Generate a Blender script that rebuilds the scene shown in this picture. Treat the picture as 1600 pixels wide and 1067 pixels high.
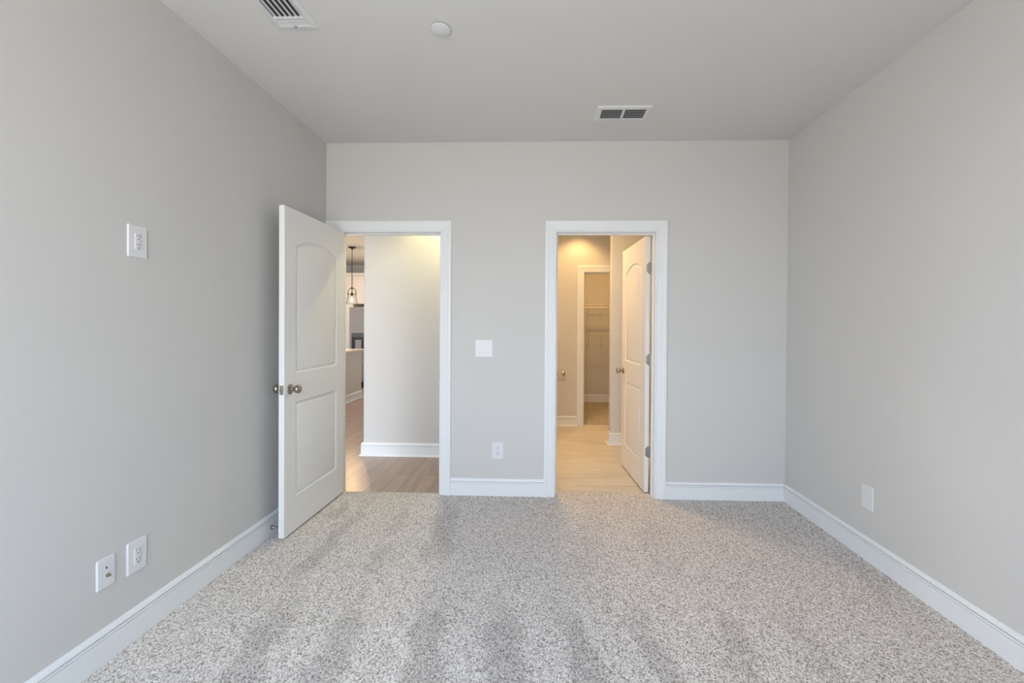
import bpy, bmesh, math, random
import numpy as np
from mathutils import Vector, Matrix
PI = math.pi
random.seed(7)
for o in list(bpy.data.objects):
    bpy.data.objects.remove(o)
SC = bpy.context.scene
COL = SC.collection

# ------------------------------------------------------------------ camera
F, YAW, PITCH, ROLL = 700.0, 0.03316463, -0.00795656, 0.00665929
CAMX, CAMY, CAMZ = 0.0, -3.47005, 1.31074
cam = bpy.data.cameras.new('camera')
cam.sensor_fit = 'HORIZONTAL'
cam.sensor_width = 36.0
cam.lens = 36.0 * F / 1600.0
cam.shift_x = -21.256 / 1600.0
cam.shift_y = -16.607 / 1600.0
cam.clip_start = 0.02
co = bpy.data.objects.new('camera', cam)
fw = Vector((-math.sin(YAW) * math.cos(PITCH), math.cos(YAW) * math.cos(PITCH), math.sin(PITCH)))
r0 = Vector((math.cos(YAW), math.sin(YAW), 0))
u0 = r0.cross(fw)
rr = r0 * math.cos(ROLL) + u0 * math.sin(ROLL)
uu = rr.cross(fw)
m = Matrix((rr, uu, -fw)).transposed().to_4x4()
m.translation = (CAMX, CAMY, CAMZ)
co.matrix_world = m
COL.objects.link(co)
SC.camera = co

# ------------------------------------------------------------------ daylight
SC.view_settings.view_transform = 'Standard'
SC.view_settings.look = 'None'
SC.view_settings.gamma = 1.0
SC.view_settings.use_curve_mapping = False
SC.view_settings.exposure = 0.0
SKY = 14.0
w = bpy.data.worlds.new('sky')
SC.world = w
w.use_nodes = True
nt = w.node_tree
nt.nodes.clear()
tc = nt.nodes.new('ShaderNodeTexCoord')
sep = nt.nodes.new('ShaderNodeSeparateXYZ')
rmp = nt.nodes.new('ShaderNodeValToRGB')
mp = nt.nodes.new('ShaderNodeMapRange')
bg = nt.nodes.new('ShaderNodeBackground')
wo = nt.nodes.new('ShaderNodeOutputWorld')
mp.inputs['From Min'].default_value = -1
mp.inputs['From Max'].default_value = 1
e = rmp.color_ramp.elements
e[0].position = 0.0
e[0].color = (0.60, 0.56, 0.53, 1)
e[1].position = 1.0
e[1].color = (0.55, 0.76, 1.08, 1)
for p_, c_ in ((0.47, (0.66, 0.63, 0.61, 1)), (0.53, (0.86, 0.92, 1.04, 1)), (0.72, (0.72, 0.86, 1.08, 1))):
    k = rmp.color_ramp.elements.new(p_)
    k.color = c_
L = nt.links.new
L(tc.outputs['Generated'], sep.inputs[0])
L(sep.outputs['Z'], mp.inputs['Value'])
L(mp.outputs[0], rmp.inputs[0])
# the sky is brighter towards the sun's side (-x)
mpx = nt.nodes.new('ShaderNodeMapRange')
mpx.inputs['From Min'].default_value = -1
mpx.inputs['From Max'].default_value = 1
mpx.inputs['To Min'].default_value = SKY * 1.22
mpx.inputs['To Max'].default_value = SKY * 0.84
L(sep.outputs['X'], mpx.inputs['Value'])
L(mpx.outputs[0], bg.inputs['Strength'])
L(rmp.outputs[0], bg.inputs['Color'])
L(bg.outputs[0], wo.inputs['Surface'])


def light(name, kind, loc, energy, color, size=0.1, rot=(0, 0, 0), **kw):
    d = bpy.data.lights.new(name, kind)
    d.energy = energy
    d.color = color
    if kind == 'AREA':
        d.shape = kw.get('shape', 'RECTANGLE')
        d.size = size
        d.size_y = kw.get('size_y', size)
    else:
        d.shadow_soft_size = size
    if kind == 'SPOT':
        d.spot_size = kw.get('spot', 1.6)
        d.spot_blend = kw.get('blend', 0.5)
    if kw.get('portal'):
        d.cycles.is_portal = True
    o = bpy.data.objects.new(name, d)
    o.location = loc
    o.rotation_euler = rot
    COL.objects.link(o)
    return o


# window openings (x0, x1, z0, z1) in the rear wall, y = REAR
REAR = -4.30
WIN_BED = (-1.62, 0.35, 0.62, 2.38)
WIN_LIV = (-5.0, -2.05, 0.06, 2.52)
ADDED_WIN_SIDE = (2.4, 3.5, 1.00, 2.20)      # added, unseen, to brighten the kitchen: y0, y1, z0, z1 in the side wall x = -6.6
for nm, (a, b, c, d) in (('portal_bedroom', WIN_BED), ('portal_living', WIN_LIV)):
    light(nm, 'AREA', ((a + b) / 2, REAR - 0.06, (c + d) / 2), 1.0, (1, 1, 1), size=b - a, size_y=d - c,
          rot=(PI / 2, 0, 0), portal=True)
light('portal_side', 'AREA', (-6.66, (ADDED_WIN_SIDE[0] + ADDED_WIN_SIDE[1]) / 2, (ADDED_WIN_SIDE[2] + ADDED_WIN_SIDE[3]) / 2), 1.0, (1, 1, 1),
      size=ADDED_WIN_SIDE[3] - ADDED_WIN_SIDE[2], size_y=ADDED_WIN_SIDE[1] - ADDED_WIN_SIDE[0], rot=(0, -PI / 2, 0), portal=True)

WARM = (1.0, 0.585, 0.23)
WARM2 = (1.0, 0.74, 0.50)
WARM3 = (1.0, 0.86, 0.50)
# lamps: position, kind, watts, colour  (each sits in its own recessed can, built below)
HALL_LAMP = (-0.95, 0.78, 2.743)
BATH_LAMP_A = (0.50, 2.29, 2.743)
BATH_LAMP_B = (0.0, 1.10, 2.743)
KITCHEN_LAMPS = [(-3.0, 3.2, 2.743), (-4.2, 5.2, 2.743), (-3.0, 5.2, 2.743)]
HALL_W, BATH_A_W, BATH_B_W, KIT_W, CLOSET_FILL_W = 60.0, 37.0, 26.0, 5.0, 17.0
PENDANT_W = 38.0


# ------------------------------------------------------------------ materials
def mat(name, col, rough=0.6, metal=0.0, spec=0.5):
    m = bpy.data.materials.new(name)
    m.use_nodes = True
    b = m.node_tree.nodes['Principled BSDF']
    b.inputs['Base Color'].default_value = (*col, 1)
    b.inputs['Roughness'].default_value = rough
    b.inputs['Metallic'].default_value = metal
    b.inputs['Specular IOR Level'].default_value = spec
    return m


def N(m, t, **kw):
    n = m.node_tree.nodes.new(t)
    for k, v in kw.items():
        if k in n.inputs:
            n.inputs[k].default_value = v
        else:
            setattr(n, k, v)
    return n


def paint(name, col, rough, bump=0.06, scale=220.0, var=0.02):
    """rolled wall paint: slight orange-peel and tiny tone variation"""
    m = mat(name, col, rough, spec=0.3)
    nt = m.node_tree
    b = nt.nodes['Principled BSDF']
    tc = N(m, 'ShaderNodeTexCoord')
    n1 = N(m, 'ShaderNodeTexNoise', Scale=scale, Detail=2.0)
    n2 = N(m, 'ShaderNodeTexNoise', Scale=1.3, Detail=2.0)
    bp = N(m, 'ShaderNodeBump', Strength=bump, Distance=0.002)
    mx = N(m, 'ShaderNodeMix', data_type='RGBA')
    mx.inputs['A'].default_value = (*[c * (1 - var) for c in col], 1)
    mx.inputs['B'].default_value = (*[c * (1 + var) for c in col], 1)
    k = nt.links.new
    k(tc.outputs['Object'], n1.inputs['Vector'])
    k(tc.outputs['Object'], n2.inputs['Vector'])
    k(n1.outputs['Fac'], bp.inputs['Height'])
    k(bp.outputs[0], b.inputs['Normal'])
    k(n2.outputs['Fac'], mx.inputs['Factor'])
    k(mx.outputs['Result'], b.inputs['Base Color'])
    return m


M = {}
M['wall'] = paint('greige_wall_paint', (0.625, 0.62, 0.595), 0.75)
M['ceil'] = paint('flat_ceiling_paint', (0.685, 0.685, 0.66), 0.9, 0.08, 160)
M['bath_wall'] = M['wall']
M['trim'] = paint('white_trim_enamel', (0.80, 0.825, 0.83), 0.38, 0.02, 90, 0.005)
M['door'] = paint('white_door_enamel', (0.82, 0.815, 0.79), 0.42, 0.02, 140, 0.005)
M['plastic'] = mat('white_plastic', (0.74, 0.745, 0.75), 0.4)
M['slot'] = mat('dark_slot', (0.03, 0.03, 0.03), 0.6)
M['nickel'] = mat('brushed_nickel', (0.40, 0.365, 0.31), 0.22, 1.0)
M['hinge'] = mat('satin_nickel_hinge', (0.42, 0.41, 0.39), 0.45, 0.85)
M['steel'] = mat('stainless_steel', (0.46, 0.43, 0.40), 0.24, 0.95)
M['black'] = mat('black_plastic', (0.02, 0.02, 0.022), 0.4)
M['greyplastic'] = mat('grey_plastic', (0.35, 0.36, 0.37), 0.4)
M['darkpanel'] = mat('dark_glossy_panel', (0.10, 0.11, 0.13), 0.25)
M['bronze'] = mat('dark_bronze', (0.045, 0.032, 0.024), 0.4, 0.8)
M['cab'] = paint('white_cabinet_lacquer', (0.78, 0.76, 0.73), 0.4, 0.01, 90, 0.004)
M['quartz'] = paint('pale_quartz', (0.76, 0.73, 0.69), 0.15, 0.0, 60, 0.05)
M['ventwhite'] = mat('white_enamelled_metal', (0.71, 0.72, 0.725), 0.5)
M['duct'] = mat('dark_duct', (0.05, 0.055, 0.06), 0.8)
M['rubber'] = mat('white_rubber', (0.78, 0.78, 0.76), 0.6)
M['wire'] = mat('white_vinyl_wire', (0.78, 0.76, 0.72), 0.4)

g = bpy.data.materials.new('clear_glass')
g.use_nodes = True
nt = g.node_tree
nt.nodes.clear()
o_ = nt.nodes.new('ShaderNodeOutputMaterial')
t_ = nt.nodes.new('ShaderNodeBsdfTransparent')
s_ = nt.nodes.new('ShaderNodeBsdfGlossy')
s_.inputs['Roughness'].default_value = 0.04
f_ = nt.nodes.new('ShaderNodeLayerWeight')
f_.inputs['Blend'].default_value = 0.08
x_ = nt.nodes.new('ShaderNodeMixShader')
t_.inputs['Color'].default_value = (0.97, 0.97, 0.96, 1)
nt.links.new(f_.outputs['Fresnel'], x_.inputs[0])
nt.links.new(t_.outputs[0], x_.inputs[1])
nt.links.new(s_.outputs[0], x_.inputs[2])
nt.links.new(x_.outputs[0], o_.inputs[0])
M['glass'] = g

g = bpy.data.materials.new('window_glass')
g.use_nodes = True
nt = g.node_tree
nt.nodes.clear()
o_ = nt.nodes.new('ShaderNodeOutputMaterial')
t_ = nt.nodes.new('ShaderNodeBsdfTransparent')
s_ = nt.nodes.new('ShaderNodeBsdfGlossy')
s_.inputs['Roughness'].default_value = 0.02
x_ = nt.nodes.new('ShaderNodeMixShader')
x_.inputs[0].default_value = 0.05
nt.links.new(t_.outputs[0], x_.inputs[1])
nt.links.new(s_.outputs[0], x_.inputs[2])
nt.links.new(x_.outputs[0], o_.inputs[0])
M['pane'] = g


def lens_mat(name, col, s):
    m = bpy.data.materials.new(name)
    m.use_nodes = True
    b = m.node_tree.nodes['Principled BSDF']
    b.inputs['Base Color'].default_value = (0.9, 0.9, 0.9, 1)
    b.inputs['Emission Color'].default_value = (*col, 1)
    b.inputs['Emission Strength'].default_value = s
    return m


M['lens'] = lens_mat('lit_lamp_lens', WARM2, 3.0)
M['bulb'] = lens_mat('lit_bulb', (1.0, 0.84, 0.66), 0.35)


def carpet(name, dark, mid, lite, scale, use_sheen=True):
    m = mat(name, mid, 1.0, spec=0.05)
    nt = m.node_tree
    b = nt.nodes['Principled BSDF']
    k = nt.links.new
    tc = N(m, 'ShaderNodeTexCoord')
    vo = N(m, 'ShaderNodeTexVoronoi', Scale=scale, Randomness=1.0)
    no = N(m, 'ShaderNodeTexNoise', Scale=scale * 1.7, Detail=3.0)
    ro = N(m, 'ShaderNodeValToRGB')
    el = ro.color_ramp.elements
    el[0].position = 0.12
    el[0].color = (*dark, 1)
    el[1].position = 0.95
    el[1].color = (*lite, 1)
    q = el.new(0.46)
    q.color = (*mid, 1)
    sx = N(m, 'ShaderNodeSeparateXYZ')
    mxv = N(m, 'ShaderNodeMath', operation='MULTIPLY_ADD')
    mxv.inputs[1].default_value = 0.62
    ad = N(m, 'ShaderNodeMath', operation='MULTIPLY_ADD')
    ad.inputs[1].default_value = 0.38
    ad.inputs[2].default_value = 0.0
    mpg = N(m, 'ShaderNodeMapping')
    mpg.inputs['Scale'].default_value = (1, 0.76, 1)
    k(tc.outputs['Object'], mpg.inputs['Vector'])
    k(mpg.outputs[0], vo.inputs['Vector'])
    k(mpg.outputs[0], no.inputs['Vector'])
    k(vo.outputs['Color'], sx.inputs[0])
    k(no.outputs['Fac'], ad.inputs[0])
    k(sx.outputs[0], mxv.inputs[0])
    k(ad.outputs[0], mxv.inputs[2])
    k(mxv.outputs[0], ro.inputs[0])
    last = ro.outputs[0]
    if use_sheen:
        at = N(m, 'ShaderNodeAttribute', attribute_name='pile')
        ml = N(m, 'ShaderNodeMix', data_type='RGBA', blend_type='MULTIPLY')  # sheen of the vacuumed pile multiplied into the base colour
        ml.inputs['Factor'].default_value = 1.0
        cb = N(m, 'ShaderNodeCombineColor')
        for i in range(3):
            k(at.outputs['Fac'], cb.inputs[i])
        k(last, ml.inputs['A'])
        k(cb.outputs[0], ml.inputs['B'])
        last = ml.outputs['Result']
    k(last, b.inputs['Base Color'])
    bp = N(m, 'ShaderNodeBump', Strength=0.55, Distance=0.006)
    k(no.outputs['Fac'], bp.inputs['Height'])
    k(bp.outputs[0], b.inputs['Normal'])
    return m


M['carpet'] = carpet('speckled_grey_carpet', (0.16, 0.14, 0.12), (0.67, 0.625, 0.585), (1.0, 0.965, 0.925), 215)
M['closet_carpet'] = carpet('closet_carpet', (0.22, 0.18, 0.14), (0.46, 0.42, 0.37), (0.66, 0.62, 0.56), 140, False)


def planks(name, c1, c2, gap, length, width, rough, rotz, bump=0.15):
    m = mat(name, c1, rough, spec=0.4)
    nt = m.node_tree
    b = nt.nodes['Principled BSDF']
    k = nt.links.new
    tc = N(m, 'ShaderNodeTexCoord')
    mpg = N(m, 'ShaderNodeMapping')
    mpg.inputs['Rotation'].default_value = (0, 0, rotz)
    br = N(m, 'ShaderNodeTexBrick', Scale=1.0)
    br.offset = 0.37
    br.inputs['Mortar Size'].default_value = 0.0016
    br.inputs['Brick Width'].default_value = length
    br.inputs['Row Height'].default_value = width
    br.inputs['Color1'].default_value = (*c1, 1)
    br.inputs['Color2'].default_value = (*c2, 1)
    br.inputs['Mortar'].default_value = (*gap, 1)
    st = N(m, 'ShaderNodeMapping')
    st.inputs['Scale'].default_value = (2.2, 26.0, 1)
    gn = N(m, 'ShaderNodeTexNoise', Scale=1.0, Detail=5.0)
    gr = N(m, 'ShaderNodeValToRGB')
    gr.color_ramp.elements[0].position = 0.3
    gr.color_ramp.elements[0].color = (0.82, 0.80, 0.78, 1)
    gr.color_ramp.elements[1].position = 0.7
    gr.color_ramp.elements[1].color = (1.06, 1.05, 1.04, 1)
    ml = N(m, 'ShaderNodeMix', data_type='RGBA', blend_type='MULTIPLY')
    ml.inputs['Factor'].default_value = 1.0
    bp = N(m, 'ShaderNodeBump', Strength=bump, Distance=0.001)
    k(tc.outputs['Object'], mpg.inputs['Vector'])
    k(mpg.outputs[0], br.inputs['Vector'])
    k(mpg.outputs[0], st.inputs['Vector'])
    k(st.outputs[0], gn.inputs['Vector'])
    k(gn.outputs['Fac'], gr.inputs[0])
    k(br.outputs['Color'], ml.inputs['A'])
    k(gr.outputs[0], ml.inputs['B'])
    k(ml.outputs['Result'], b.inputs['Base Color'])
    k(gn.outputs['Fac'], bp.inputs['Height'])
    k(bp.outputs[0], b.inputs['Normal'])
    return m


M['oak'] = planks('brown_plank_floor', (0.37, 0.275, 0.22), (0.44, 0.335, 0.27), (0.12, 0.085, 0.065), 1.3, 0.127, 0.28, PI / 2)
M['tile'] = planks('pale_plank_tile', (0.66, 0.63, 0.55), (0.72, 0.69, 0.61), (0.55, 0.46, 0.35), 0.9, 0.152, 0.4, 0.0)


# ------------------------------------------------------------------ mesh helpers
def BM():
    return bmesh.new()


def box(bm, x0, x1, y0, y1, z0, z1, bev=0.0):
    vs = [bm.verts.new((x, y, z)) for x in (x0, x1) for y in (y0, y1) for z in (z0, z1)]
    fs = []
    for q in ((0, 1, 3, 2), (4, 6, 7, 5), (0, 4, 5, 1), (2, 3, 7, 6), (0, 2, 6, 4), (1, 5, 7, 3)):
        fs.append(bm.faces.new([vs[i] for i in q]))
    if bev > 0:
        es = list({ed for f in fs for ed in f.edges})
        bmesh.ops.bevel(bm, geom=es, offset=bev, segments=2, profile=0.5, affect='EDGES')
    return fs


def lathe(bm, prof, seg=32, M4=None):
    """prof: list of (r, h); spun around local +z, optional 4x4"""
    rings = []
    for r, h in prof:
        if r < 1e-6:
            rings.append([bm.verts.new((0, 0, h))])
        else:
            rings.append([bm.verts.new((r * math.cos(2 * PI * i / seg), r * math.sin(2 * PI * i / seg), h)) for i in range(seg)])
    nv = [v for r in rings for v in r]
    for a, b in zip(rings[:-1], rings[1:]):
        for i in range(seg):
            j = (i + 1) % seg
            if len(a) == 1 and len(b) == 1:
                continue
            if len(a) == 1:
                bm.faces.new((a[0], b[j], b[i]))
            elif len(b) == 1:
                bm.faces.new((a[i], a[j], b[0]))
            else:
                bm.faces.new((a[i], a[j], b[j], b[i]))
    if M4 is not None:
        bmesh.ops.transform(bm, matrix=M4, verts=nv)
    return nv


def tube(bm, pts, r, seg=10, caps=True):
    pts = [Vector(p) for p in pts]
    rings = []
    prev = None
    for i, p in enumerate(pts):
        t = (pts[min(i + 1, len(pts) - 1)] - pts[max(i - 1, 0)]).normalized()
        if prev is None:
            a = t.orthogonal().normalized()
        else:
            a = (prev - t * prev.dot(t)).normalized()
        prev = a
        b = t.cross(a)
        rings.append([bm.verts.new(p + a * (r * math.cos(2 * PI * k / seg)) + b * (r * math.sin(2 * PI * k / seg))) for k in range(seg)])
    for q, s in zip(rings[:-1], rings[1:]):
        for k in range(seg):
            bm.faces.new((q[k], q[(k + 1) % seg], s[(k + 1) % seg], s[k]))
    if caps:
        bm.faces.new(list(reversed(rings[0])))
        bm.faces.new(rings[-1])


def sweep(bm, rows, closed=True, caps=True):
    """rows: list of vertex-coordinate lists (one section each), joined in order"""
    R = [[bm.verts.new(c) for c in row] for row in rows]
    n = len(R[0])
    for a, b in zip(R[:-1], R[1:]):
        for i in range(n if closed else n - 1):
            j = (i + 1) % n
            bm.faces.new((a[i], a[j], b[j], b[i]))
    if caps:
        bm.faces.new(list(reversed(R[0])))
        bm.faces.new(R[-1])


def obj(name, bm, m, parent=None, smooth=None, loc=None, rotz=0.0):
    bmesh.ops.recalc_face_normals(bm, faces=bm.faces[:])
    me = bpy.data.meshes.new(name)
    bm.to_mesh(me)
    bm.free()
    mats = m if isinstance(m, (list, tuple)) else [m]
    for q in mats:
        me.materials.append(q)
    if smooth is not None:
        for p in me.polygons:
            p.use_smooth = True
        me.set_sharp_from_angle(angle=math.radians(smooth))
    o = bpy.data.objects.new(name, me)
    COL.objects.link(o)
    if parent:
        o.parent = parent
    if loc:
        o.location = loc
    o.rotation_euler = (0, 0, rotz)
    return o


def tag(o, label=None, cat=None, group=None, kind=None):
    if label:
        o['label'] = label
    if cat:
        o['category'] = cat
    if group:
        o['group'] = group
    if kind:
        o['kind'] = kind
    return o


def thing(name, label, cat, loc=(0, 0, 0), rotz=0.0, group=None, kind=None):
    o = bpy.data.objects.new(name, None)
    o.empty_display_size = 0.05
    COL.objects.link(o)
    o.location = loc
    o.rotation_euler = (0, 0, rotz)
    return tag(o, label, cat, group, kind)


def struct(name, bm, m, label, cat, smooth=None):
    return tag(obj(name, bm, m, smooth=smooth), label, cat, kind='structure')


def copy_thing(o, **kw):
    c = o.copy()
    COL.objects.link(c)
    for ch in [x for x in bpy.data.objects if x.parent == o]:
        d = ch.copy()
        COL.objects.link(d)
        d.parent = c
        for s in [x for x in bpy.data.objects if x.parent == ch]:
            t = s.copy()
            COL.objects.link(t)
            t.parent = d
    for k, v in kw.items():
        c[k] = v
    return c


# ------------------------------------------------------------------ dimensions
XL, XR, H, T = -1.687, 1.871, 2.743, 0.117
HF = -0.012                         # level of the hard floors beyond the doors
D1 = (-1.579, -0.783, 2.046)        # left door opening: x0, x1, head
D2 = (0.1215, 0.8805, 2.046)        # right door opening

# ------------------------------------------------------------------ shell: walls
bm = BM()
JT = 0.019
box(bm, XL - T, D1[0] - JT, 0, T, HF - 0.05, H)
box(bm, D1[0] - JT, D1[1] + JT, 0, T, D1[2] + JT, H)
box(bm, D1[1] + JT, D2[0] - JT, 0, T, HF - 0.05, H)
box(bm, D2[0] - JT, D2[1] + JT, 0, T, D2[2] + JT, H)
box(bm, D2[1] + JT, XR + T, 0, T, HF - 0.05, H)
struct('wall_back', bm, M['wall'], 'greige painted wall with the two doorways', 'wall')
bm = BM()
box(bm, XL - T, XL, REAR, 0, HF - 0.05, H)
struct('wall_left', bm, M['wall'], 'greige painted wall on the left with three cover plates', 'wall')
bm = BM()
box(bm, XR, XR + T, REAR, 0, HF - 0.05, H)
struct('wall_right', bm, M['wall'], 'greige painted wall on the right with one blank plate', 'wall')


def wall_with_window(bm, x0, x1, win, y0, y1, z0, z1):
    a, b, c, d = win
    box(bm, x0, a, y0, y1, z0, z1)
    box(bm, b, x1, y0, y1, z0, z1)
    box(bm, a, b, y0, y1, z0, c)
    box(bm, a, b, y0, y1, d, z1)


bm = BM()
wall_with_window(bm, XL - T, XR + T, WIN_BED, REAR - 0.15, REAR, HF - 0.05, H)
struct('wall_rear', bm, M['wall'], 'bedroom wall with the windows behind the viewpoint', 'wall')
bm = BM()
wall_with_window(bm, -6.6, XL - T, WIN_LIV, REAR - 0.15, REAR, HF - 0.05, H)
struct('wall_living', bm, M['wall'], 'window wall of the living area beyond the bedroom', 'wall')
bm = BM()
a, b, c, d = ADDED_WIN_SIDE
box(bm, -6.72, -6.6, REAR - 0.15, a, HF - 0.05, H)
box(bm, -6.72, -6.6, b, 7.0, HF - 0.05, H)
box(bm, -6.72, -6.6, a, b, HF - 0.05, c)
box(bm, -6.72, -6.6, a, b, d, H)
struct('wall_side', bm, M['wall'], 'far side wall of the living area', 'wall')
bm = BM()
box(bm, -6.6, -1.93, 6.9, 7.0, HF - 0.05, H)
struct('wall_kitchen', bm, M['wall'], 'wall above the white kitchen cabinets', 'wall')

# hall partition with a bullnose corner at its left end
HX, HY = -1.81, 1.052
bm = BM()
rad = 0.02
sec = [(-0.62, HY)]
for i in range(7):
    a = -PI / 2 - (PI / 2) * i / 6
    sec.append((HX + rad + rad * math.cos(a), HY + rad + rad * math.sin(a)))
sec += [(HX, 6.9), (HX + T, 6.9), (HX + T, HY + T), (-0.62, HY + T)]
sweep(bm, [[(x, y, HF - 0.05) for x, y in sec], [(x, y, H) for x, y in sec]])
struct('wall_hall', bm, M['wall'], 'pale hallway wall with rounded corner seen through the left doorway', 'wall', smooth=30)
bm = BM()
box(bm, -0.62, -0.5, T, 4.6, HF - 0.05, H)
struct('wall_hall_end', bm, M['wall'], 'wall between the hallway and the bathroom', 'wall')

# bathroom and closet
BY = 2.57
C3 = (0.585, 1.20, 2.05)            # closet doorway
bm = BM()
box(bm, -0.5, C3[0] - JT, BY, BY + T, HF - 0.05, H)
box(bm, C3[0] - JT, C3[1] + JT, BY, BY + T, C3[2] + JT, H)
box(bm, C3[1] + JT, 2.2, BY, BY + T, HF - 0.05, H)
struct('wall_bath', bm, M['bath_wall'], 'warm lit bathroom wall holding the closet doorway', 'wall')
bm = BM()
sec = [(1.30, 1.63)]
for i in range(6):
    a = -PI / 2 - (PI / 2) * i / 5
    sec.append((0.797 + 0.012 + 0.012 * math.cos(a), 1.63 + 0.012 + 0.012 * math.sin(a)))
for i in range(6):
    a = PI - (PI / 2) * i / 5
    sec.append((0.797 + 0.012 + 0.012 * math.cos(a), 1.75 - 0.012 + 0.012 * math.sin(a)))
sec += [(1.30, 1.75)]
sweep(bm, [[(x, y, HF - 0.05) for x, y in sec], [(x, y, H) for x, y in sec]])
struct('wall_partition', bm, M['bath_wall'], 'short bathroom partition wall beside the open door', 'wall', smooth=30)
bm = BM()
box(bm, 1.30, 1.42, T, BY, HF - 0.05, H)
struct('wall_bath_side', bm, M['bath_wall'], 'bathroom side wall behind the open door', 'wall')
bm = BM()
CB = 4.47
box(bm, 0.2, 1.9, CB, CB + T, HF - 0.05, H)
box(bm, 0.2, 0.32, BY + T, CB, HF - 0.05, H)
box(bm, 1.78, 1.9, BY + T, CB, HF - 0.05, H)
struct('wall_closet', bm, M['bath_wall'], 'closet walls behind the wire shelves', 'wall')

# ceilings
bm = BM()
box(bm, XL - T, XR + T, REAR - 0.15, T / 2, H, H + 0.1)
struct('ceiling', bm, M['ceil'], 'flat pale grey bedroom ceiling', 'ceiling')
bm = BM()
box(bm, -6.72, XL - T, REAR - 0.15, T / 2, H, H + 0.1)
box(bm, -6.72, 2.3, T / 2, 7.0, H, H + 0.1)
struct('ceiling_beyond', bm, M['ceil'], 'ceiling of the rooms beyond the doorways', 'ceiling')

# hard floors
bm = BM()
box(bm, -6.6, XL - T, REAR, T * 0.25, HF - 0.05, HF)
box(bm, -6.6, -0.5, T * 0.25, 6.9, HF - 0.05, HF)
struct('floor_hall', bm, M['oak'], 'brown plank floor of the hallway and kitchen', 'floor')
bm = BM()
box(bm, -0.5, 1.42, 0.105, BY + 0.105, HF - 0.05, HF)
struct('floor_bath', bm, M['tile'], 'pale wood-look plank tile in the bathroom', 'floor')
bm = BM()
box(bm, 0.2, 1.9, BY + 0.105, CB, HF - 0.05, 0.0)
struct('floor_closet', bm, M['closet_carpet'], 'beige carpet inside the closet', 'floor')


# ------------------------------------------------------------------ bedroom carpet (real pile relief)
def smoothstep(a, b, x):
    t = np.clip((x - a) / (b - a), 0, 1)
    return t * t * (3 - 2 * t)


# vacuum strokes, their pile sheen painted as darker colour: x0, y0, x1, y1, half width, strength
SHEEN_STRIPS = (
    (-1.20, -1.33, -1.04, -2.22, 0.079, 0.15), (-0.87, -1.34, -0.76, -2.16, 0.071, 0.15), (-0.51, -1.32, -0.38, -2.23, 0.074, 0.16),
    (-0.20, -1.38, -0.04, -2.15, 0.078, 0.17), (0.13, -1.38, 0.24, -2.13, 0.060, 0.16), (0.43, -1.37, 0.54, -2.12, 0.056, 0.14),
    (0.86, -1.37, 0.74, -2.09, 0.064, 0.11), (1.18, -1.33, 1.04, -2.10, 0.054, 0.07), (-1.26, -0.28, -1.27, -1.26, 0.046, 0.13),
    (-0.89, -0.80, -0.93, -1.13, 0.047, 0.10), (-0.65, -0.19, -0.59, -1.00, 0.080, 0.11), (-1.43, -0.13, -1.42, -0.49, 0.041, 0.12),
    (-0.95, -0.23, -0.96, -0.73, 0.039, 0.07), (0.76, -0.26, 0.67, -1.09, 0.078, 0.05), (0.41, -0.16, 0.25, -1.11, 0.079, 0.04),
    (1.79, -0.69, 1.71, -1.36, 0.077, 0.05))


def painted_sheen(X, Y):
    """vacuum marks: the sheen of leaning pile put into the colour as darker strips (1 = untouched, lighter)"""
    t = np.ones_like(X)
    wx = 0.012 * np.sin(Y * 13.0 + X * 7.0) + 0.012 * np.sin(Y * 29.0 + X * 17.0)
    wy = 0.02 * np.sin(X * 21.0) + 0.015 * np.sin(X * 47.0 + 1.0)
    Xw, Yw = X + wx, Y + wy
    for x0, y0, x1, y1, wd, amp in SHEEN_STRIPS:
        dx, dy = x1 - x0, y1 - y0
        L2 = dx * dx + dy * dy
        u = ((Xw - x0) * dx + (Yw - y0) * dy) / L2
        d = np.abs((Xw - x0) * dy - (Yw - y0) * dx) / math.sqrt(L2)
        half = wd * (0.80 + 0.45 * np.clip(u, 0, 1))
        m = (1 - smoothstep(half * 0.60, half * 1.25, d)) * smoothstep(-0.18, 0.30, u) * (1 - smoothstep(0.85, 1.1, u))
        t -= amp * 1.3 * m
    return t


def grid_arrays(x0, x1, y0, y1, step, rng, amp):
    nx = max(2, int(round((x1 - x0) / step)) + 1)
    ny = max(2, int(round((y1 - y0) / (step * 1.5))) + 1)
    xs = np.linspace(x0, x1, nx)
    ys = np.linspace(y0, y1, ny)
    X, Y = np.meshgrid(xs, ys)
    Hh = rng.rand(ny, nx)
    Hs = (Hh + 0.5 * (np.roll(Hh, 1, 0) + np.roll(Hh, 1, 1))) / 2.0
    Z = (Hs - 0.55) * amp
    X = X.copy()
    Y = Y.copy()
    X[:, 1:-1] += (rng.rand(ny, nx - 2) - .5) * step * 0.7
    Y[1:-1, :] += (rng.rand(ny - 2, nx) - .5) * step * 1.0
    if y1 > 0.0:
        Z[-1, :] = HF - 0.002          # pile folds down at the threshold
        Z[-2, :] *= 0.5
    idx = np.arange(nx * ny).reshape(ny, nx)
    q = np.stack([idx[:-1, :-1], idx[:-1, 1:], idx[1:, 1:], idx[1:, :-1]], -1).reshape(-1, 4)
    return np.stack([X, Y, Z], -1).reshape(-1, 3), q


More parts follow.
